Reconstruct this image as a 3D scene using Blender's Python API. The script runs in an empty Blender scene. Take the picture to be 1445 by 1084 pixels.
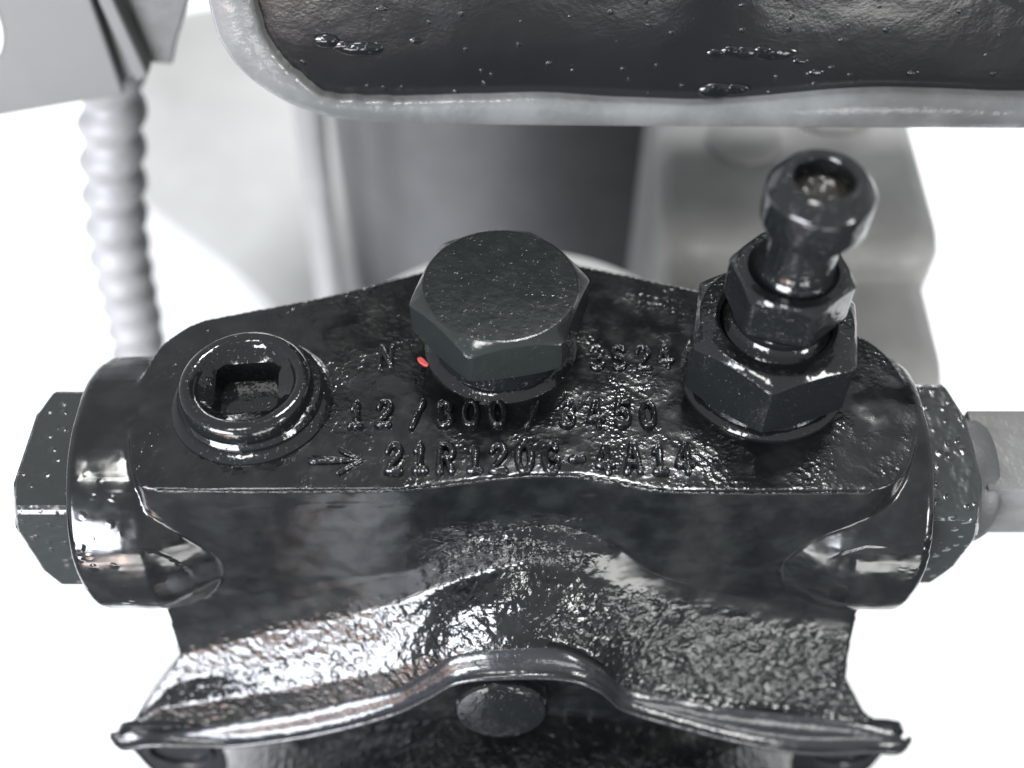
import bpy, bmesh, math, random
from mathutils import Vector, Matrix, noise as mnoise
R = math.radians
S = 0.01                                   # everything below is written in centimetres
scn = bpy.context.scene
COL = scn.collection

# ------------------------------------------------------------------ camera
PITCH, DIST = 51.0, 17.0
cd = bpy.data.cameras.new('camera'); cam = bpy.data.objects.new('camera', cd); COL.objects.link(cam)
cam.location = (0, -DIST*math.cos(R(PITCH))*S, DIST*math.sin(R(PITCH))*S)
cam.rotation_euler = (R(90-PITCH), 0, 0)
cd.sensor_width = 36; cd.lens = 36*1600/1445
cd.clip_start = 0.005; cd.clip_end = 50
cd.dof.use_dof = True; cd.dof.focus_distance = 16.6*S; cd.dof.aperture_fstop = 8
scn.camera = cam

# ------------------------------------------------------------------ light
w = bpy.data.worlds.new('World'); scn.world = w; w.use_nodes = True
w.node_tree.nodes['Background'].inputs[0].default_value = (0.95, 0.98, 1.0, 1)
w.node_tree.nodes['Background'].inputs[1].default_value = 0.66
def area(name, loc, target, sx, sy, power, col):
    l = bpy.data.lights.new(name, 'AREA'); l.shape = 'RECTANGLE'; l.size = sx*S; l.size_y = sy*S
    l.energy = power; l.color = col
    o = bpy.data.objects.new(name, l); COL.objects.link(o)
    o.location = Vector(loc)*S
    o.rotation_euler = (Vector(target)-Vector(loc)).to_track_quat('-Z', 'Y').to_euler()
    return o
area('ceiling_lamp', (-25, -45, 95), (0, 0, -5), 26, 26, 6.0, (1.0, 0.99, 0.97))
area('window_lamp', (-46, -62, 8), (0, 0, -3), 50, 34, 21.0, (0.87, 0.91, 1.0))
area('spot_lamp', (10, 32, 88), (0, 2, -4), 18, 18, 8.0, (1.0, 1.0, 1.0))
area('warm_crease_fill', (-24, -32, -15.5), (-3, -2, -3), 24, 3, 0.28, (1.0, 0.55, 0.36))  # added lamp out of view, puts the warm streak on the crease
area('low_fill_right', (12, -32, -13.5), (-4, -2, -2), 18, 6, 0.36, (1.0, 1.0, 0.98))  # added fill imitating bright ground, mirrored in the left boss fillet
area('low_fill_left', (-12, -33, -13.5), (4, -2, -2), 14, 6, 0.32, (1.0, 1.0, 0.98))  # added low light in place of bright ground, whitens the right boss fillet
area('rear_rim_fill', (5, 95, 17), (0, 0, 0), 70, 20, 6.0, (1.0, 1.0, 1.0))  # added behind, out of view, to rim-light letters, bolt and cap
area('side_fill', (60, -45, 12), (0, 0, -2), 16, 16, 3.0, (1.0, 1.0, 0.98))  # unseen fill added at the right to brighten the left boss fillet
scn.view_settings.view_transform = 'Standard'; scn.view_settings.look = 'None'
scn.view_settings.exposure = 0.0; scn.view_settings.gamma = 1.0

# ------------------------------------------------------------------ helpers
def obj(name, verts, faces, mat=None, parent=None, smooth=True, sharp=35):
    me = bpy.data.meshes.new(name)
    me.from_pydata([(v[0]*S, v[1]*S, v[2]*S) for v in verts], [], faces)
    bm = bmesh.new(); bm.from_mesh(me); bmesh.ops.recalc_face_normals(bm, faces=bm.faces)
    for f in bm.faces: f.smooth = smooth
    if smooth and sharp:
        for e in bm.edges:
            if len(e.link_faces) == 2 and e.calc_face_angle(0) > R(sharp): e.smooth = False
    bm.to_mesh(me); bm.free()
    o = bpy.data.objects.new(name, me); COL.objects.link(o)
    if mat: me.materials.append(mat)
    if parent: o.parent = parent
    return o
def empty(name, label, cat, loc=(0, 0, 0)):
    o = bpy.data.objects.new(name, None); COL.objects.link(o); o.location = Vector(loc)*S
    o.empty_display_size = .01; o['label'] = label; o['category'] = cat
    return o
def tag(o, label, cat): o['label'] = label; o['category'] = cat; return o
class MB:
    def __init__(s): s.v = []; s.f = []
    def add(s, v, f, M=None):
        n = len(s.v)
        s.v += [tuple(M @ Vector(p)) if M else tuple(p) for p in v]; s.f += [tuple(i+n for i in q) for q in f]
        return s
    def build(s, *a, **k): return obj(a[0], s.v, s.f, *a[1:], **k)
def rings(rs, cap0=True, cap1=True, close=True):
    n = len(rs[0]); v = [p for r in rs for p in r]; f = []
    for i in range(len(rs)-1):
        for j in range(n if close else n-1):
            k = (j+1) % n; f.append((i*n+j, i*n+k, (i+1)*n+k, (i+1)*n+j))
    if cap0: f.append(tuple(range(n))[::-1])
    if cap1: f.append(tuple((len(rs)-1)*n+j for j in range(n)))
    return v, f
def lathe(prof, n=64, cap0=True, cap1=True):
    return rings([[(r*math.cos(2*math.pi*j/n), r*math.sin(2*math.pi*j/n), z) for j in range(n)] for r, z in prof], cap0, cap1)
def box(x0, x1, y0, y1, z0, z1):
    v = [(x, y, z) for z in (z0, z1) for y in (y0, y1) for x in (x0, x1)]
    return v, [(0, 2, 3, 1), (4, 5, 7, 6), (0, 1, 5, 4), (2, 6, 7, 3), (0, 4, 6, 2), (1, 3, 7, 5)]
def polyr(phi, n, ap, rot, corner=0.05):
    a = (phi-rot) % (2*math.pi/n) - math.pi/n
    return min(ap/math.cos(a), ap/math.cos(math.pi/n)-corner)
def nutmesh(ap, n, rot, z0, z1, rc_top, tan=.55, bore=None, bot=True, N=144, corner=.015):
    """polygon prism with a turned chamfer; bore = list of (r, z) going in from the top circle"""
    ph = [rot+2*math.pi*j/N for j in range(N)]; rs = []
    def ring(fr, fz): return [(fr(p)*math.cos(p), fr(p)*math.sin(p), fz(p)) for p in ph]
    pr = lambda p: polyr(p, n, ap, rot, corner)
    rcb = rc_top
    if bot:
        rs.append(ring(lambda p: min(rcb, pr(p)-.02), lambda p: z0))
        rs.append(ring(pr, lambda p: z0+max(0, pr(p)-rcb)*tan*.6+.01))
    else: rs.append(ring(pr, lambda p: z0))
    ch = lambda p: max(0, pr(p)-rc_top)*tan
    rs.append(ring(pr, lambda p: z1-ch(p)-.035))
    rs.append(ring(lambda p: pr(p)-.025, lambda p: z1-ch(p)+.0))
    rs.append(ring(lambda p: min(rc_top, pr(p)-.03), lambda p: z1+.012))
    rs.append(ring(lambda p: min(rc_top, pr(p)-.03)-.02, lambda p: z1+.02))
    rs.append(ring(lambda p: min(rc_top, pr(p)-.03)-.035, lambda p: z1+.02))
    rs.append(ring(lambda p: min(rc_top, pr(p)-.03)-.06, lambda p: z1+.02))
    if bore:
        for r, z in bore: rs.append(ring(lambda p, r=r: r, lambda p, z=z: z))
    return rings(rs)
def interp(pts, x):
    """smooth interpolation through (x, value...) points"""
    n = len(pts)
    if x <= pts[0][0]: return pts[0][1]
    if x >= pts[-1][0]: return pts[-1][1]
    for i in range(n-1):
        if pts[i][0] <= x <= pts[i+1][0]: break
    def m(k):
        a, b = max(k-1, 0), min(k+1, n-1); return (pts[b][1]-pts[a][1])/(pts[b][0]-pts[a][0])
    h = pts[i+1][0]-pts[i][0]; t = (x-pts[i][0])/h
    return ((2*t**3-3*t*t+1)*pts[i][1]+(t**3-2*t*t+t)*h*m(i)+(-2*t**3+3*t*t)*pts[i+1][1]+(t**3-t*t)*h*m(i+1))
def spline(pts, n=8, closed=False):
    P = [Vector(p) for p in pts]; L = len(P); out = []
    for i in range(L if closed else L-1):
        g = (lambda k: P[k % L]) if closed else (lambda k: P[min(max(k, 0), L-1)])
        a, b, c, d = g(i-1), g(i), g(i+1), g(i+2)
        for j in range(n):
            t = j/n
            out.append(.5*((2*b)+(c-a)*t+(2*a-5*b+4*c-d)*t*t+(3*b-a-3*c+d)*t**3))
    if not closed: out.append(P[-1])
    return out
def tube(path, rad, n=12, squash=1.0, up=(0, 0, 1), round_ends=True):
    P = [Vector(p) for p in path]; rs = []
    rf = rad if callable(rad) else (lambda t: rad)
    seq = []
    m = len(P)
    for i in range(m):
        t = (P[min(i+1, m-1)]-P[max(i-1, 0)]).normalized(); seq.append((P[i], t, rf(i/max(1, m-1))))
    if round_ends:
        a = seq[0]; b = seq[-1]
        pre = [(a[0]-a[1]*a[2]*math.sin(q), a[1], a[2]*math.cos(q)) for q in (R(85), R(60), R(30))]
        post = [(b[0]+b[1]*b[2]*math.sin(q), b[1], b[2]*math.cos(q)) for q in (R(30), R(60), R(85))]
        seq = pre+seq+post
    U = Vector(up)
    for p, t, r in seq:
        s = t.cross(U)
        if s.length < 1e-4: s = t.cross(Vector((1, 0, .01)))
        s.normalize(); u = s.cross(t).normalized()
        rs.append([tuple(p+s*r*math.cos(2*math.pi*j/n)+u*r*squash*math.sin(2*math.pi*j/n)) for j in range(n)])
    return rings(rs)

# ------------------------------------------------------------------ materials
def newmat(name, base, rough, metal=0.0, spec=0.5):
    m = bpy.data.materials.new(name); m.use_nodes = True
    b = m.node_tree.nodes['Principled BSDF']
    b.inputs['Base Color'].default_value = (*base, 1); b.inputs['Roughness'].default_value = rough
    b.inputs['Metallic'].default_value = metal; b.inputs['Specular IOR Level'].default_value = spec
    return m
class NT:
    def __init__(s, m):
        s.t = m.node_tree; s.n = s.t.nodes; s.b = s.n['Principled BSDF']
        tc = s.n.new('ShaderNodeTexCoord'); mp = s.n.new('ShaderNodeMapping'); mp.inputs['Scale'].default_value = (100, 100, 100)
        s.l(tc.outputs['Object'], mp.inputs['Vector']); s.co = mp.outputs['Vector']
    def l(s, a, b): s.t.links.new(a, b)
    def noise(s, scale, detail=3, rough=.55, dist=0.0):
        t = s.n.new('ShaderNodeTexNoise'); s.l(s.co, t.inputs['Vector'])
        t.inputs['Scale'].default_value = scale; t.inputs['Detail'].default_value = detail
        t.inputs['Roughness'].default_value = rough; t.inputs['Distortion'].default_value = dist
        return t.outputs[0]
    def voro(s, scale, feat='SMOOTH_F1', smooth=.5, rnd=1.0, warp=0.0):
        t = s.n.new('ShaderNodeTexVoronoi'); t.feature = feat
        co = s.co
        if warp:
            nz = s.n.new('ShaderNodeTexNoise'); s.l(s.co, nz.inputs['Vector']); nz.inputs['Scale'].default_value = scale*.7
            mx = s.n.new('ShaderNodeMix'); mx.data_type = 'RGBA'; mx.blend_type = 'LINEAR_LIGHT'; mx.inputs[0].default_value = warp
            s.l(s.co, mx.inputs[6]); s.l(nz.outputs['Color'], mx.inputs[7]); co = mx.outputs[2]
        s.l(co, t.inputs['Vector']); t.inputs['Scale'].default_value = scale
        t.inputs['Randomness'].default_value = rnd
        if feat == 'SMOOTH_F1': t.inputs['Smoothness'].default_value = smooth
        return t.outputs['Distance']
    def rng(s, v, a, b, c=0.0, d=1.0, smooth=True):
        t = s.n.new('ShaderNodeMapRange'); t.interpolation_type = 'SMOOTHSTEP' if smooth else 'LINEAR'
        s.l(v, t.inputs[0]); t.inputs[1].default_value = a; t.inputs[2].default_value = b
        t.inputs[3].default_value = c; t.inputs[4].default_value = d; return t.outputs[0]
    def math(s, op, a, b):
        t = s.n.new('ShaderNodeMath'); t.operation = op
        for i, x in enumerate((a, b)):
            if isinstance(x, (int, float)): t.inputs[i].default_value = x
            else: s.l(x, t.inputs[i])
        return t.outputs[0]
    def axis(s, k):
        t = s.n.new('ShaderNodeSeparateXYZ'); s.l(s.co, t.inputs[0]); return t.outputs[k]
    def bump(s, h, dist_cm, prev=None, strength=1.0):
        t = s.n.new('ShaderNodeBump'); s.l(h, t.inputs['Height']); t.inputs['Distance'].default_value = dist_cm*S
        t.inputs['Strength'].default_value = strength
        if prev: s.l(prev, t.inputs['Normal'])
        return t.outputs['Normal']
    def normal(s, n): s.l(n, s.b.inputs['Normal'])
    def mixcol(s, fac, a, b):
        t = s.n.new('ShaderNodeMix'); t.data_type = 'RGBA'; s.l(fac, t.inputs[0])
        t.inputs[6].default_value = (*a, 1); t.inputs[7].default_value = (*b, 1); s.l(t.outputs[2], s.b.inputs['Base Color'])
M = {}
BLK = (0.006, 0.0068, 0.0072)
def mk_cast():
    m = newmat('cast_black_paint', BLK, .2); t = NT(m)
    z = t.axis(2); y = t.axis(1)
    low = t.math('MULTIPLY', t.rng(y, -2.08, -2.25), t.rng(z, -.8, -1.1))   # rough as-cast apron in front of the machined wall
    nap = t.rng(t.noise(.9, 2), .36, .74)                           # patches of rougher casting on the top face
    top = t.rng(z, -.10, -.03)
    ax = t.math('ABSOLUTE', t.axis(0), 0)
    low = t.math('MAXIMUM', low, t.math('MULTIPLY', t.rng(ax, 1.7, .7), t.rng(z, -.8, -1.15)))
    low = t.math('MULTIPLY', low, t.math('MAXIMUM', t.rng(z, -3.1, -3.6), t.rng(ax, 4.2, 3.6)))
    peel = t.voro(5.6, 'F1', warp=.12)
    n1 = t.bump(t.math('MULTIPLY', t.rng(peel, 0, .75, 1, 0), low), .017)
    fine = t.rng(t.noise(11, 2, .5), .35, .8)
    k = t.math('ADD', t.math('MULTIPLY', low, .7), t.math('MULTIPLY', top, t.math('ADD', t.math('MULTIPLY', nap, .8), .04)))
    n2 = t.bump(t.math('MULTIPLY', fine, k), .0095, n1)
    pim = t.rng(t.voro(5.0, 'F1', warp=.05), .0, .42, 1, 0)
    n2 = t.bump(t.math('MULTIPLY', pim, t.math('MULTIPLY', t.rng(ax, 5.6, 5.75), t.math('MULTIPLY', t.rng(z, -.2, -.4), t.rng(t.noise(1.2, 2), .4, .52)))), .011, n2)
    n3 = t.bump(t.noise(2.4, 2), .008, n2)
    t.normal(n3)
    t.l(t.rng(t.noise(3, 2), .3, .7, .10, .22), t.b.inputs['Roughness'])
    t.mixcol(t.rng(t.noise(2.0, 3), .4, .7), (.004, .0046, .005), (.009, .0102, .010))
    return m
def mk_gloss(name, base=BLK, rough=.10, peel=.012, speck=.012, sc=5):
    m = newmat(name, base, rough); t = NT(m)
    n1 = t.bump(t.noise(sc, 2), peel)
    n2 = t.bump(t.rng(t.noise(20, 2), .6, .85), speck*.5, n1); t.normal(n2)
    t.l(t.rng(t.noise(4, 3), .3, .7, rough*.9, rough*1.25), t.b.inputs['Roughness'])
    return m
def mk_pimple():
    m = newmat('pimpled_black_paint', (.02, .023, .023), .2); t = NT(m)
    v = t.voro(5.0, 'F1', warp=.05); d = t.rng(v, .0, .42, 1, 0)
    mask = t.rng(t.noise(1.3, 2), .36, .5)
    n1 = t.bump(t.math('MULTIPLY', d, mask), .022)
    n2 = t.bump(t.noise(3, 2), .03, n1); t.normal(n2)
    return m
M['cast'] = mk_cast()
M['gloss'] = mk_gloss('gloss_black_paint')
M['bolt'] = mk_gloss('bolt_black_paint', (.010, .012, .0115), .18, .006, .006, 7)
M['letter'] = mk_gloss('letter_black_paint', BLK, .07, .02, .008, 10)
M['pimple'] = mk_pimple()
M['lip'] = mk_gloss('lip_black_paint', (.014, .015, .017), .2, .02, .006, 4)
def mk_tank():
    m = newmat('tank_black_paint', (.009, .009, .0095), .2); t = NT(m)
    n1 = t.bump(t.noise(1.0, 2), .025)
    v = t.voro(3.2, 'F1', warp=.1); d = t.rng(v, .0, .16, 1, 0)
    n2 = t.bump(d, .05, n1)
    n3 = t.bump(t.noise(14, 2), .003, n2); t.normal(n3)
    return m
M['tank'] = mk_tank()
def mk_satin(name, a, b, rough=.45, peel=.02):
    m = newmat(name, a, rough); t = NT(m)
    t.mixcol(t.rng(t.noise(.8, 4), .35, .65), a, b); t.normal(t.bump(t.noise(4, 3), peel)); return m
M['rim'] = mk_satin('pale_grey_rim_paint', (.085, .087, .085), (.125, .127, .125), .22)
M['plate'] = mk_satin('pale_grey_sheet', (.10, .102, .099), (.11, .112, .109), .45, .004)
M['floor_shade'] = mk_satin('floor_shade_grey', (.30, .303, .297), (.32, .323, .317), .5, .003)  # grey painted in place of shade on the white floor
M['gusset'] = mk_satin('mid_grey_sheet', (.07, .072, .07), (.09, .092, .09), .45)
M['hose'] = mk_satin('grey_hose_plastic', (.18, .18, .18), (.22, .22, .22), .5)
M['can'] = mk_satin('dark_steel_canister', (.08, .082, .083), (.09, .092, .093), .5)
M['can'].node_tree.nodes['Principled BSDF'].inputs['Metallic'].default_value = .6
M['casing'] = mk_satin('grey_casing_paint', (.22, .22, .215), (.26, .26, .255), .5)
M['white'] = mk_satin('white_plastic', (.82, .83, .82), (.86, .87, .86), .4)
M['floor'] = mk_satin('white_floor_sheet', (.86, .87, .87), (.88, .89, .89), .7, .002)
M['steel'] = mk_satin('grey_fitting_metal', (.07, .07, .068), (.12, .12, .117), .3)
M['red'] = newmat('red_paint_speck', (.6, .09, .08), .5)
M['socket_lit'] = mk_satin('lit_socket_grey', (.45, .45, .43), (.6, .6, .57), .6, .06)  # pale colour stands in for light on the socket floor
M['rust'] = mk_satin('rusty_debris', (.008, .008, .006), (.03, .026, .02), .25, .12)

# ------------------------------------------------------------------ floor
FZ = -18.5
fl = obj('floor', [(-150, -150, FZ), (150, -150, FZ), (150, 150, FZ), (-150, 150, FZ)], [(0, 1, 2, 3)], M['floor'])
fl['kind'] = 'structure'; fl['label'] = 'blown-out white floor sheet under everything'

M['mat'] = mk_satin('dark_reflection_sheet', (.015, .015, .016), (.025, .025, .026), .7, .01)
mt = obj('reflection_mat', *box(-90, 90, -110, -2.5, FZ, FZ+.4), M['mat']); mt['kind'] = 'structure'; mt['label'] = 'added dark sheet in front of the pump, unseen, darkens the wall reflections'  # unseen sheet added so the front wall reflects something dark

# ------------------------------------------------------------------ valve housing
VH = empty('valve_housing', 'glossy black cast valve housing with hex bolt, bleed valve and raised lettering', 'valve', (0, 0, FZ))
def part(o, parent=None):
    """parent a part that was modelled in world coordinates"""
    p = parent or VH
    o.parent = p; o.matrix_parent_inverse = Matrix.Identity(4)
    if p is VH: o.location = o.location - VH.location
    return o
# --- top block outline (plan), front edge has a shallow dip in the middle
out = [(-5.0, -1.88), (-3.6, -1.9), (-2.4, -1.89), (-1.6, -1.88), (-.95, -1.80), (-.2, -1.69), (.4, -1.64), (.95, -1.66), (1.5, -1.77), (2.15, -1.90), (3.2, -1.93), (4.4, -1.92),
       (5.05, -1.9), (5.5, -1.66), (5.8, -1.1), (5.93, -.3), (5.74, .55), (5.3, 1.02), (4.4, 1.4), (2.93, 1.98), (1.3, 2.45), (.5, 2.75), (-.2, 2.85), (-.9, 2.6), (-1.42, 2.38), (-2.9, 1.85), (-4.4, 1.42),
       (-5.02, 1.2), (-5.45, .68), (-5.6, -.2), (-5.5, -1.15), (-5.3, -1.68)]
pl = spline([(x, y, 0) for x, y in out], 5, True)
b = MB()
def block(z, k, yf=0.0): return [(p.x*(1+k), p.y*(1+k*1.5)-(yf if p.y < -1.2 else 0), z) for p in pl]
b.add(*rings([block(0, 0), block(-.5, .004, .03), block(-2.2, .01, .10), block(-3.6, .0, .1)]))
# --- end bosses
BY, BZ, BR = -.42, -1.99, 2.02
MX = lambda x, s: Matrix.Translation((x, BY, BZ)) @ Matrix.Rotation(R(90*s), 4, 'Y')
for s, xe in ((-1, 6.45), (1, 6.1)):
    b.add(*lathe([(1.3, -3.2), (1.5, -2.4), (1.6, -2.05), (1.78, -1.65), (1.93, -1.3), (2.0, -1.05), (BR, -.8), (BR, -.12), (BR-.08, 0)], 72), M=MX(s*xe, s))
# --- apron: rows of (x, z) at their own depth
ROWS = [
 (-1.97, [(-5.55, -2.7), (-3.63, -1.9), (-1.75, -1.2), (-.6, -.75), (.1, -.7), (.6, -.75), (1.35, -1.0), (3.06, -1.6), (4.28, -2.1), (5.55, -2.5)]),
 (-2.05, [(-5.62, -3.9), (-3.63, -2.98), (-1.75, -1.97), (-.6, -1.18), (.1, -1.0), (.6, -1.15), (1.35, -1.55), (3.06, -2.52), (4.28, -3.1), (5.62, -3.65)]),
 (-2.2, [(-5.62, -4.56), (-4.92, -4.26), (-3.66, -3.63), (-1.77, -2.68), (-.77, -2.0), (.1, -1.55), (.6, -1.63), (1.34, -1.98), (3.08, -3.1), (5.62, -4.12)]),
 (-2.85, [(-6.05, -5.25), (-5.09, -4.96), (-3.78, -4.54), (-2.55, -4.02), (-1.66, -3.54), (-.9, -2.8), (-.03, -2.49), (1.18, -3.09), (2.03, -3.99), (3.56, -4.82), (6.05, -5.4)]),
 (-3.0, [(-6.65, -5.8), (-5.9, -5.78), (-3.87, -5.2), (-2.59, -4.56), (-1.86, -4.11), (-1.37, -3.53), (-.9, -2.95), (-.03, -2.68), (.83, -2.8), (1.41, -3.4), (1.8, -4.06), (2.77, -4.56), (3.55, -4.9), (5.8, -5.5), (6.65, -5.85)]),
 (-2.75, [(-5.9, -6.0), (-4.6, -6.15), (-4.1, -7.0), (0, -7.2), (4.3, -7.0), (4.8, -6.2), (5.9, -6.05)]),
 (.9, [(-5.6, -6.1), (-4.6, -6.15), (-4.1, -7.0), (0, -7.2), (4.3, -7.0), (4.8, -6.2), (5.6, -6.1)]),
 (1.2, [(-5.2, -3.0), (0, -1.2), (5.2, -3.0)]),
]
def mid(a, b, y, hw, dz):
    pts = []
    for i in range(25):
        t = -1+2*i/24; xa = a[1][0][0]+(a[1][-1][0]-a[1][0][0])*i/24; xb = b[1][0][0]+(b[1][-1][0]-b[1][0][0])*i/24
        pts.append((t*hw, (interp(a[1], xa)+interp(b[1], xb))/2+dz))
    return (y, pts)
ROWS.insert(3, mid(ROWS[2], ROWS[3], -2.5, 5.66, -.04))
N = 90; cols = []
for i in range(N+1):
    u = i/N; ring_ = []
    for y, pts in ROWS:
        x = pts[0][0]+(pts[-1][0]-pts[0][0])*u; g = math.exp(-(x/1.5)**2)*{-1.97: .65, -2.05: .22, -2.2: .2}.get(y, 0)
        ring_.append((x, y+g, interp(pts, x)-(g*1.6 if y < -2 else .15)))
    cols.append(ring_)
b.add(*rings(cols))
raw = obj('casting_raw', [(x/S, y/S, z/S) for x, y, z in b.v], b.f)
md = raw.modifiers.new('r', 'REMESH'); md.mode = 'VOXEL'; md.voxel_size = .034; md.use_smooth_shade = True
md = raw.modifiers.new('s', 'SMOOTH'); md.factor = .5; md.iterations = 5
dg = bpy.context.evaluated_depsgraph_get()
me = bpy.data.meshes.new_from_object(raw.evaluated_get(dg)); bpy.data.objects.remove(raw)
# uneven casting: a gentle real relief
NEW = []
for v in me.vertices:
    c = v.co.copy(); k = .02 if c.z > -.3 else (.012 if c.y > -2.2 else .035)
    d = mnoise.noise(c*.9)*k + (mnoise.noise(c*3.1)*.008 if c.z < -.4 else mnoise.noise(c*3.3)*.006)
    q = c+v.normal*d
    if c.z > -.25 and math.hypot(c.x+3.87, c.y+.33) < .72: q.z -= .8          # the threaded hole under the socket plug
    NEW.append(q*S)
for v, c in zip(me.vertices, NEW): v.co = c
me.materials.clear(); me.materials.append(M['cast'])
for p in me.polygons: p.use_smooth = True
casting = bpy.data.objects.new('casting', me); COL.objects.link(casting); part(casting)
casting['label'] = 'rough black cast body with bosses and sloping apron'

# --- raised lettering
def arc(cx, cy, rx, ry, a0, a1, n=12): return [(cx+rx*math.cos(R(a0+(a1-a0)*i/n)), cy+ry*math.sin(R(a0+(a1-a0)*i/n))) for i in range(n+1)]
G = {
 '1': [[(.12, .78), (.32, 1), (.32, 0)], [(.1, 0), (.54, 0)]],
 '2': [arc(.3, .74, .28, .26, 170, -30, 12)+[(.02, 0), (.6, 0)]],
 '3': [arc(.28, .76, .27, .24, 150, -80, 10)+arc(.28, .27, .3, .27, 85, -150, 12)],
 '0': [arc(.3, .5, .3, .5, 90, 450, 24)],
 '4': [[(.45, 0), (.42, 1), (.34, 1), (.0, .27), (.64, .27)]],
 '5': [[(.55, 1), (.1, 1), (.06, .56)]+arc(.28, .32, .3, .32, 120, -150, 12)],
 'R': [[(.02, 0), (.02, 1), (.3, 1)]+arc(.32, .74, .26, .26, 90, -90, 10)+[(.04, .48)], [(.3, .48), (.58, 0)]],
 'G': [arc(.32, .5, .31, .5, 50, 330, 16)+[(.6, .42), (.34, .42)]],
 'A': [[(0, 0), (.26, 1), (.34, 1), (.6, 0)], [(.1, .3), (.5, .3)]],
 'N': [[(.02, 0), (.02, 1), (.58, 0), (.58, 1)]],
 'S': [arc(.3, .76, .27, .24, 30, 270, 10)+arc(.3, .26, .29, .26, 90, -150, 10)],
 '/': [[(.05, -.08), (.55, 1.0)]], '-': [[(0, .48), (.5, .48)]],
}
def lettering(chars, xs, y0, y1, rad, h, label, wscale=.72):
    b = MB(); H = y1-y0; rnd = random.Random(len(chars)*7+1)
    for c, x in zip(chars, xs):
        tilt = rnd.uniform(-.03, .03); dy = rnd.uniform(-.015, .015)
        for st in G[c]:
            path = []
            for (ax, ay), (bx, by) in zip(st[:-1], st[1:]):
                n = max(1, int(math.hypot((bx-ax), (by-ay))/.1))
                path += [(ax+(bx-ax)*i/n, ay+(by-ay)*i/n) for i in range(n)]
            path.append(st[-1])
            P = [(x+((px-.3)*wscale+tilt*py)*H, y0+dy+py*H, .012) for px, py in path]
            b.add(*tube(P, lambda t: rad*(1+.12*math.sin(t*9+x*5)), 10, h/rad))
    o = b.build('raised_lettering', M['letter'], None, sharp=0); o['label'] = label
    return part(o, casting)
lettering('12/300/3450', (-2.28, -1.88, -1.38, -.98, -.61, -.21, .29, .81, 1.22, 1.61, 1.99), -.79, -.37, .054, .085, 'raised cast characters 12/300/3450')
lettering('21R120G-4A14', (-1.68, -1.3, -.93, -.53, -.2, .18, .56, .93, 1.31, 1.72, 2.09, 2.44), -1.60, -1.16, .058, .1, 'raised cast characters 21R120G-4A14')
lettering('N', (-1.92,), .3, .72, .045, .045, 'faint raised letter N beside the hex bolt')
lettering('3S24', (1.3, 1.63, 2.0, 2.33), .3, .72, .045, .05, 'faint raised characters 3S24 beside the hex bolt')
b = MB()
b.add(*tube([(-2.83+i*.07, -1.4, .012) for i in range(10)], lambda t: .075-.045*t, 10, .7))
b.add(*tube([(-2.14-i*.06, -1.4+i*.035, .012) for i in range(6)], lambda t: .03+.015*t, 10, .9))
b.add(*tube([(-2.14-i*.06, -1.4-i*.04, .012) for i in range(6)], lambda t: .03+.015*t, 10, .9))
o = b.build('raised_arrow', M['letter'], None, sharp=0); o['label'] = 'raised cast arrow pointing right'; part(o, casting)
sp = spline([(x-.1, y-.02, 0) for x, y in ((-1.34, .49), (-1.28, .5), (-1.22, .44), (-1.17, .37), (-1.22, .36), (-1.3, .42))], 3, True)
o = obj('red_speck', *rings([[(p.x, p.y, .0) for p in sp], [(p.x, p.y, .05) for p in sp]]), M['red']); o['label'] = 'tiny red paint speck'; part(o, casting)

# --- thin irregular casting flash along the front top edge
fp = [p for p in spline([(x, y, 0) for x, y in out[:13]], 14) if -4.95 < p.x < 5.0]
fp = [Vector((p.x, p.y-.012, -.028+.012*mnoise.noise(p*4))) for p in fp]
def fr(t): return .02+.014*mnoise.noise(Vector((t*60, 0, 5)))
b = MB(); b.add(*tube(fp, fr, 8)); o = b.build('casting_flash', M['letter'], None, sharp=0); part(o, casting)

# --- hex bolt
BX, BYc = -.17, .75
T = lambda x, y, z=0: Matrix.Translation((x, y, z))
b = MB(); b.add(*nutmesh(1.17, 6, R(11), .62, 1.36, 1.13, .62), M=T(BX, BYc))
hb = b.build('hex_bolt', M['bolt'], None, sharp=28); hb['label'] = 'large black hex bolt head with turned chamfer'; part(hb)
b = MB(); b.add(*lathe([(1.16, -.05), (1.17, .06), (1.1, .14), (1.02, .17), (1.0, .3), (1.04, .34), (1.04, .46), (.96, .5), (.95, .65)], 72), M=T(BX, BYc))
part(b.build('washer', M['gloss'], None), hb)

# --- square socket plug
PX, PY = -3.87, -.33
b = MB(); n = 96; ph = [2*math.pi*j/n for j in range(n)]
def rg(f, z): return [(f(p)*math.cos(p), f(p)*math.sin(p), z) for p in ph]
sq = lambda p: polyr(p, 4, .46, R(50), .07)
b.add(*rings([rg(lambda p: .97, -.1), rg(lambda p: .97, .28), rg(lambda p: .96, .44), rg(lambda p: .93, .5), rg(lambda p: .88, .53), rg(lambda p: .78, .525), rg(lambda p: .72, .48), rg(lambda p: .69, .42),
             rg(lambda p: max(sq(p)+.03, .6*sq(p)+.25), .36), rg(sq, .33), rg(lambda p: sq(p)*.97, -.25), rg(lambda p: sq(p)*.9, -.3)]), M=T(PX, PY))
spg = b.build('socket_plug', M['gloss'], None, sharp=40); spg['label'] = 'round black plug with a square socket'; part(spg)
b = MB(); b.add(*lathe([(1.2, -.08), (1.19, .03), (1.12, .1), (1.06, .12), (1.07, .2), (1.03, .27), (.9, .28)], 80, True, False), M=T(PX+.03, PY+.03))
part(b.build('collar', M['gloss'], None), spg)
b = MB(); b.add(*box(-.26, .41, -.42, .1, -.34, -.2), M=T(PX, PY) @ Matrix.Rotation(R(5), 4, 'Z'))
part(b.build('lit_socket_floor', M['socket_lit'], None), spg)  # pale block painted as the lit part of the socket floor

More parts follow.
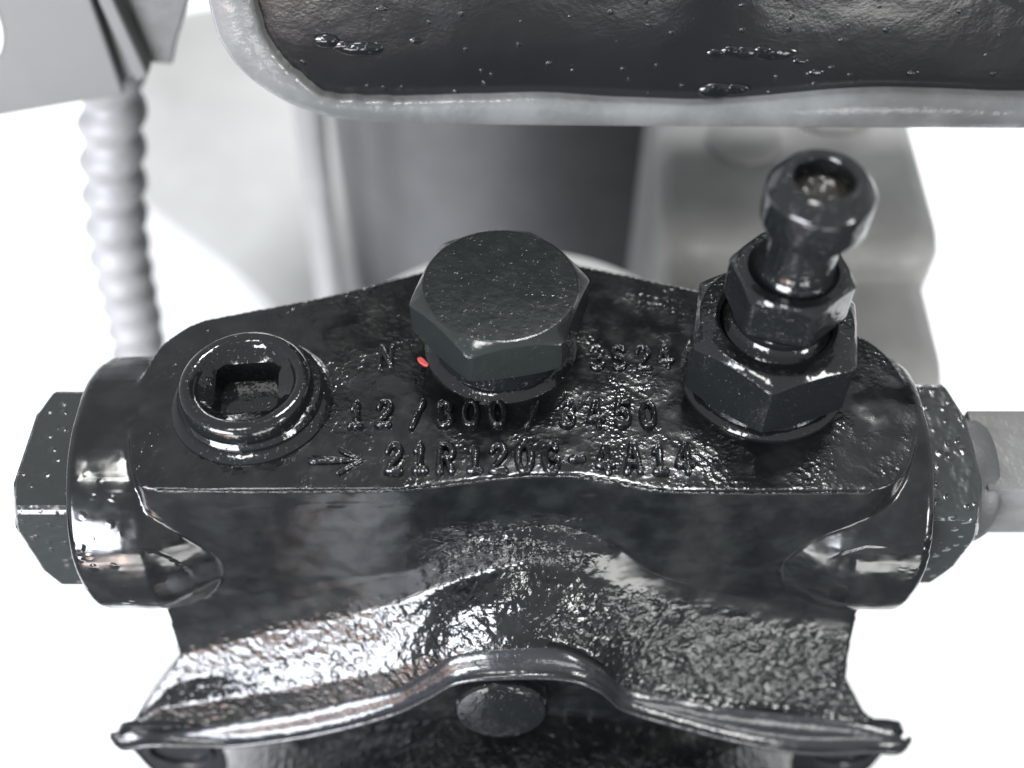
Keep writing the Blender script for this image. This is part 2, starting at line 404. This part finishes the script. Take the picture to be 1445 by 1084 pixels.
# --- bleed valve
VX, VY = 3.76, .15
b = MB(); b.add(*nutmesh(1.13, 6, R(-40), .22, 1.28, 1.09, .5, bore=[(.86, 1.30), (.8, 1.24), (.76, 1.1), (.74, 1.0)]), M=T(VX, VY))
bv = b.build('bleed_valve', M['gloss'], None, sharp=28); bv['label'] = 'stacked black bleed valve with cap'; part(bv)
b = MB(); b.add(*lathe([(1.24, -.06), (1.23, .04), (1.16, .09), (1.1, .1), (1.08, .16), (1.1, .2), (1.06, .24), (.9, .26)], 80), M=T(VX, VY))
part(b.build('washer', M['gloss'], None), bv)
b = MB(); b.add(*lathe([(.7, .9), (.72, 1.08), (.78, 1.12), (.78, 1.2), (.7, 1.26), (.66, 1.34), (.7, 1.4), (.7, 1.5), (.62, 1.55), (.6, 1.7)], 64), M=T(VX+.03, VY))
part(b.build('thread_collar', M['gloss'], None), bv)
b = MB(); b.add(*nutmesh(.76, 6, R(-17.5), 1.58, 2.26, .76, .5, bore=[(.62, 2.28), (.56, 2.22), (.5, 2.18)]), M=T(VX+.05, VY+.03))
part(b.build('lock_nut', M['gloss'], None, sharp=28), bv)
b = MB(); b.add(*lathe([(.6, 2.1), (.57, 2.22), (.5, 2.34), (.475, 2.5), (.47, 3.0), (.48, 3.3)], 48), M=T(VX+.1, VY+.03))
part(b.build('stem', M['gloss'], None), bv)
b = MB(); b.add(*lathe([(.48, 2.9), (.6, 2.93), (.655, 2.97), (.665, 3.0), (.69, 3.05), (.7, 3.1), (.7, 3.48), (.695, 3.53), (.68, 3.56), (.54, 3.73), (.51, 3.75), (.47, 3.755), (.42, 3.75), (.38, 3.72), (.355, 3.66), (.33, 3.45)], 72), M=T(VX+.13, VY+.03, .14))
capo = b.build('cap', M['gloss'], None, sharp=24); part(capo, bv)
b = MB(); b.add(*lathe([(.36, 3.4), (.35, 3.56), (.2, 3.62), (.05, 3.56)], 32), M=T(VX+.13, VY+.03, .08))
part(b.build('cap_debris', M['rust'], None), bv)

# --- square end plugs
for s, x0, x1, y, z, ap, rot in ((-1, 6.5, 7.42, -.56, -1.98, 1.15, 0), (1, 6.05, 7.0, -.5, -1.97, 1.2, 5)):
    b = MB(); Mx = Matrix.Translation((s*x0, y, z)) @ Matrix.Rotation(R(90*s), 4, 'Y')
    b.add(*nutmesh(ap, 4, R(rot+45), 0, x1-x0, 1.3, .5, bot=False, corner=.05), M=Mx)
    o = b.build('end_plug', M['pimple'], None, sharp=28)
    o['label'] = 'square black end plug on the %s boss' % ('left' if s < 0 else 'right'); part(o)

# --- pressed lip plate along the foot of the apron
LIN = ROWS[5][1]
LOUT = [(-6.85, -5.78), (-6.25, -5.52), (-5.66, -5.52), (-4.7, -5.52), (-3.19, -4.97), (-1.95, -4.18), (-1.35, -3.55), (-.88, -2.99), (-.24, -2.8), (.83, -2.85), (1.39, -3.29), (1.77, -3.96), (2.74, -4.67), (4.02, -5.43), (5.2, -5.86), (6.27, -5.8), (6.85, -5.95)]
cols = []; N = 130
for i in range(N+1):
    u = i/N; xi = -6.65+13.3*u; xo = -7.05+14.1*u
    zi = interp(LIN, xi); zo = interp(LOUT, xo)-.3
    P = []
    endk = max(0, abs(u-.5)*2-.93)/.07
    yo = -3.27+.26*endk**2.5
    top = [(-2.9, xi, zi+.02), (-3.02, xi, zi), (-3.12, (xi+xo)/2, (zi+zo)/2+.02), (yo+.1, xo, zo-.035), (yo+.035, xo, zo), (yo, xo, zo-.015), (yo-.02, xo, zo-.06), (yo+.0, xo, zo-.11), (yo+.06, xo, zo-.13)]
    bot = [(-3.1, (xi+xo)/2, (zi+zo)/2-.14), (-2.9, xi, zi-.14)]
    cols.append([(x, y, z) for y, x, z in top+bot])
o = obj('lip_plate', *rings(cols), M['lip'], None, sharp=0); o['label'] = 'pressed black lip plate arching over the bolt head'; part(o)
# --- round bolt head tucked under the arch
Mb = Matrix.Translation((-.17, -3.05, -4.16)) @ Matrix.Rotation(R(80), 4, 'X')
b = MB(); b.add(*lathe([(.5, -.9), (.5, -.05), (.72, 0), (.76, .06), (.76, .26), (.7, .36), (.5, .41), (.2, .42), (.05, .42)], 64), M=Mb)
o = b.build('flange_bolt', M['gloss'], None); o['label'] = 'round black bolt head under the arch'; part(o)
# --- ears below the lip ends
for s in (-1, 1):
    b = MB(); xc = -5.95 if s < 0 else 5.95
    prof = [(-.8, 0), (.75, .05), (.72, -1.2), (.6, -2.2), (.2, -2.9), (-.3, -2.9), (-.7, -2.2), (-.82, -1.2)]
    P = spline([(xc+px, 0, -5.72+pz) for px, pz in prof], 5, True)
    b.add(*rings([[(p.x, -2.98, p.z) for p in P], [(p.x, -3.02, p.z) for p in P], [(p.x, -2.9, p.z) for p in P]]))
    o = b.build('mounting_ear', M['lip'], None); part(o)
    b = MB(); ringp = [(xc+.55*math.cos(a), -3.03, -6.75+.62*math.sin(a)) for a in [2*math.pi*i/48 for i in range(49)]]
    b.add(*tube(ringp, .045, 10, 1, (0, 1, 0), False)); part(b.build('eyelet', M['lip'], None), o)

# ------------------------------------------------------------------ pump drum under the housing
b = MB(); b.add(*lathe([(6.0, 0), (6.4, .12), (6.5, .4), (6.5, 9.6), (6.4, 9.9), (6.0, 10.0)], 120), M=Matrix.Translation((.1, 1.0, -12.0)) @ Matrix.Rotation(R(90), 4, 'X'))
o = tag(b.build('pump_drum', M['cast'], None), 'dark rounded pump drum lying below the arched lip', 'pump')
# ------------------------------------------------------------------ white round cover behind the bolt
b = MB(); b.add(*lathe([(3.5, FZ), (3.5, -3.7), (3.95, -3.6), (4.0, -3.5), (4.0, -3.1), (3.9, -3.0)], 96), M=T(.1, 2.05))
tag(b.build('round_cover', M['white'], None), 'white round cover showing behind the hex bolt', 'cover')

# ------------------------------------------------------------------ black tank with pale rim
tk = empty('oil_tank', 'black speckled tank with pale grey rim across the top', 'tank', (0, 4, 1.6))
OUT = [(-4.4, 5.6), (-4.42, 4.6), (-4.42, 3.57), (-4.37, 3.21), (-4.16, 2.71), (-3.79, 2.31), (-3.39, 2.04), (-2.86, 1.83), (-2.1, 1.74), (-1.39, 1.71), (.43, 1.67), (3.16, 1.65), (6, 1.62), (8.25, 1.6), (11, 1.6)]
INN = [(-3.71, 5.5), (-3.73, 4.6), (-3.73, 3.57), (-3.67, 3.21), (-3.49, 2.83), (-3.22, 2.5), (-2.95, 2.24), (-2.5, 2.17), (-1.9, 2.15), (-1.36, 2.15), (.41, 2.2), (3.09, 2.08), (5.6, 2.3), (8.0, 2.22), (10.6, 2.2)]
o_ = spline([(x, 0, z) for x, z in OUT], 8); i_ = spline([(x, 0, z) for x, z in INN], 8)
v = []; f = []; rows = []
prof = [(1.0, 6.0), (1.0, 4.1), (.97, 3.98), (.88, 3.93), (.5, 3.93), (.08, 3.94), (0.0, 4.02), (-.1, 4.3)]
for k, (a, bb) in enumerate(zip(o_, i_)):
    col = []
    for t, y in prof:
        p = bb+(a-bb)*t
        if t < .2: p = p+Vector((1, 0, 1)).normalized()*mnoise.noise(Vector((k*.33, t, 3)))*.04
        col.append((p.x, y, p.z))
    rows.append(col)
v, f = rings(rows, False, False, False)
rim = obj('rim', v, f, M['rim'], None, sharp=0); rim['label'] = 'pale grey rim folded round the lower edge'
rim.parent = tk; rim.location = -tk.location
face = [tuple(p) for p in i_]
cx, cz = 3.5, 5.6
sh = []
for t in (1.06, .97, .9, .6, .2):
    y = {1.06: 4.16, .97: 4.1, .9: 4.06, .6: 4.05, .2: 4.05}[t]
    sh.append([(cx+(p[0]-cx)*t, y, cz+(p[2]-cz)*t) for p in face])
back = [(p.x, 9.5, p.z+.5) for p in o_]; side = [(p.x+.03, 4.3, p.z+.04) for p in o_]
v, f = rings([back, side]+sh, False, False, False)
n0 = len(face)
shell = obj('shell', v, f, M['tank'], None, sharp=50); shell.parent = tk; shell.location = -tk.location
b = MB(); b.add(*box(-4.3, 10.9, 4.4, 9.4, 5.2, 5.62)); lid = b.build('top_cover', M['tank'], None); lid.parent = tk; lid.location = -tk.location

rnd = random.Random(4)
for pts in ([(3.1, 2.98), (3.33, 3.02), (3.55, 2.99), (3.8, 3.05), (4.02, 2.98)], [(4.42, 2.84)], [(-2.8, 3.2), (-2.55, 3.1), (-2.3, 3.05)], [(3.2, 2.3), (3.5, 2.32)], [(-1.45, 3.2)], [(-1.9, 3.75)], [(4.7, 2.62)], [(6.2, 2.62)]):
    b = MB()
    for x, z in pts:
        n_, m_ = 14, 7; r_ = rnd.uniform(.09, .15) if len(pts) > 1 else rnd.uniform(.05, .09)
        b.add(*lathe([(r_*math.cos(a), r_*.9*math.sin(a)) for a in (0, .35, .7, 1.05, 1.3, 1.5)], 16, False, True), M=Matrix.Translation((x, 4.05, z)) @ Matrix.Rotation(R(90), 4, 'X') @ Matrix.Diagonal((rnd.uniform(1.3, 2.6), rnd.uniform(.6, 1.1), rnd.uniform(.25, .5), 1)))
    o = b.build('highlight_lumps', M['gloss'], None, sharp=0); o.parent = tk; o.location = -tk.location  # lumps added on the tank face to catch highlights
# ------------------------------------------------------------------ dark canister behind
b = MB(); b.add(*lathe([(6.1, FZ), (6.1, .9), (5.9, 1.05), (1.2, 1.2)], 72), M=T(.7, 17.2))
tag(b.build('canister', M['can'], None), 'dark grey upright canister under the black tank', 'canister')
# ------------------------------------------------------------------ grey casing behind the bleed valve
cs = empty('machine_casing', 'grey stepped machine casing behind the bleed valve', 'casing', (6, 8, FZ))
def bev(name, mat, x0, x1, y0, y1, z0, z1, r=.3, skew=0.0):
    P = []
    for cx, cy, a0 in ((x1-r, y1-r, 0), (x0+r, y1-r, 90), (x0+r, y0+r, 180), (x1-r, y0+r, 270)):
        for i in range(7):
            a = R(a0+15*i); P.append((cx+r*math.cos(a)+skew*(cy-y0), cy+r*math.sin(a)))
    cxm, cym = (x0+x1)/2, (y0+y1)/2
    ins = lambda d: [(cxm+(x-cxm)*(1-d/(x1-x0)*2), cym+(y-cym)*(1-d/(y1-y0)*2)) for x, y in P]
    o = obj(name, *rings([[(x, y, z0) for x, y in P], [(x, y, z1-r*.6) for x, y in P], [(x, y, z1-r*.2) for x, y in ins(r*.12)], [(x, y, z1) for x, y in ins(r*.5)]]), mat, None, sharp=50)
    return o
for nm, a in (('ledge', (3.4, 8.15, 2.2, 6.2, FZ, -3.0)), ('upper_block', (2.9, 8.5, 5.0, 12.5, FZ+.2, -2.2))):
    o = bev(nm, M['casing'], *a, r=.9, skew=.05); o.parent = cs; o.location = -cs.location
for x, y, r_ in ((4.9, 8.4, .8), (6.9, 9.6, 1.0)):
    b = MB(); b.add(*lathe([(r_, -2.3), (r_, -2.1), (r_-.15, -2.0), (r_*.3, -1.98)], 40), M=T(x, y)); o = b.build('round_boss', M['casing'], None); o.parent = cs; o.location = -cs.location

# ------------------------------------------------------------------ pale bracket upper left
br = empty('sheet_bracket', 'pale grey folded sheet bracket in the upper left corner', 'bracket', (-8, 7, 0))
def slab(name, pts, y0, y1, mat, label=None):
    P = [(x, z) for x, z in pts]
    o = obj(name, *rings([[(x, y0, z) for x, z in P], [(x, y1, z) for x, z in P]]), mat, None, sharp=30)
    md = o.modifiers.new('bevel', 'BEVEL'); md.width = .05*S; md.segments = 3
    o.parent = br; o.location = -br.location
    if label: o['label'] = label
    return o
slab('plate', [(-12, -.95), (-9.84, -.49), (-7.32, .01), (-7.36, 2.0), (-7.4, 4.5), (-12, 4.5)], 7.0, 7.15, M['plate'])
slab('folded_edge', [(-6.98, .38), (-6.72, .5), (-6.92, 2.0), (-7.1, 4.5), (-7.4, 4.5), (-7.2, 2.0)], 6.9, 7.6, M['plate'])
slab('channel', [(-7.4, .05), (-6.9, .4), (-7.1, 2.0), (-7.3, 4.5), (-7.6, 4.5), (-7.5, 2.0)], 7.25, 7.5, M['gusset'])
slab('gusset', [(-6.78, .52), (-6.37, .46), (-6.2, .9), (-5.64, 2.03), (-4.6, 4.5), (-7.0, 4.5), (-6.85, 2.0)], 7.3, 7.5, M['gusset'], 'darker triangular gusset')
b = MB(); b.add(*tube([(-9.75+.62*math.cos(a), 6.99, 1.75+.95*math.sin(a)) for a in [2*math.pi*i/48 for i in range(49)]], .06, 8, 1, (0, 1, 0), False)); o = b.build('hole_rim', M['white'], None); o.parent = br; o.location = -br.location

# ------------------------------------------------------------------ corrugated hose
hp = spline([(-7.7, 8.2, .9), (-7.9, 8.0, -.4), (-8.3, 7.7, -2.2), (-8.75, 7.5, -4.5), (-9.15, 7.6, -7.5), (-9.6, 7.2, -10), (-10.5, 6.5, -12.5), (-12, 5.5, -14.0)], 60)
n = 28; rs = []; L = 0.0
for i, p in enumerate(hp):
    if i: L += (p-hp[i-1]).length
    t = (hp[min(i+1, len(hp)-1)]-hp[max(i-1, 0)]).normalized()
    s_ = t.cross(Vector((0, 1, 0))).normalized(); u_ = s_.cross(t)
    r0 = .62
    rs.append([tuple(p+(s_*math.cos(2*math.pi*j/n)+u_*math.sin(2*math.pi*j/n))*(r0+.07*math.sin(2*math.pi*(L/.86)+2*math.pi*j/n))) for j in range(n)])
tag(obj('corrugated_hose', *rings(rs), M['hose'], None, sharp=0), 'grey corrugated hose hanging below the sheet bracket', 'hose')
# thin pale rod in the background
b = MB(); b.add(*tube([(-5.6, 12.2, FZ), (-5.2, 12.2, -8), (-4.9, 12.2, -2), (-4.7, 12.0, 2)], .4, 16))
tag(b.build('pale_pipe', M['casing'], None), 'pale blurred upright pipe left of the dark canister', 'pipe')

# ------------------------------------------------------------------ grey fitting at the right end
hf = empty('hose_fitting', 'grey metal hose fitting at the right end plug', 'fitting', (7.1, -.5, -2))
MXr = lambda x, y, z: Matrix.Translation((x, y, z)) @ Matrix.Rotation(R(90), 4, 'Y')
def hpart(o): o.parent = hf; o.location = -hf.location; return o
b = MB(); b.add(*lathe([(.95, 0), (1.0, .05), (1.0, .3), (.93, .42), (.6, .46)], 64), M=MXr(7.0, -.45, -1.85)); hpart(b.build('collar', M['can'], None))
b = MB(); b.add(*nutmesh(.72, 4, R(49), 0, 1.3, .95, .5, bot=False), M=MXr(7.2, -.4, -1.75)); hpart(b.build('square_body', M['steel'], None, sharp=28))
b = MB(); b.add(*tube(spline([(8.3, -.3, -1.6), (8.9, 0, -1.4), (9.2, .8, -.6), (9.3, 1.8, .6), (9.4, 2.6, 2.2)], 10), .36, 20)); hpart(b.build('hose_tail', M['hose'], None))

# ------------------------------------------------------------------ grey box added in place of floor shade, far behind
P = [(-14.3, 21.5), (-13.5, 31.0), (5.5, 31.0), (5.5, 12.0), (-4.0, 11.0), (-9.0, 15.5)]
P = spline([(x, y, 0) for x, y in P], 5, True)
tag(obj('floor_shade_box', *rings([[(p.x, p.y, FZ) for p in P], [(p.x, p.y, -13.6) for p in P], [(p.x*.995, p.y*.995+.1, -13.5) for p in P]]), M['floor_shade'], None, sharp=50), 'added low grey box standing in for the shaded floor behind the housing', 'box')
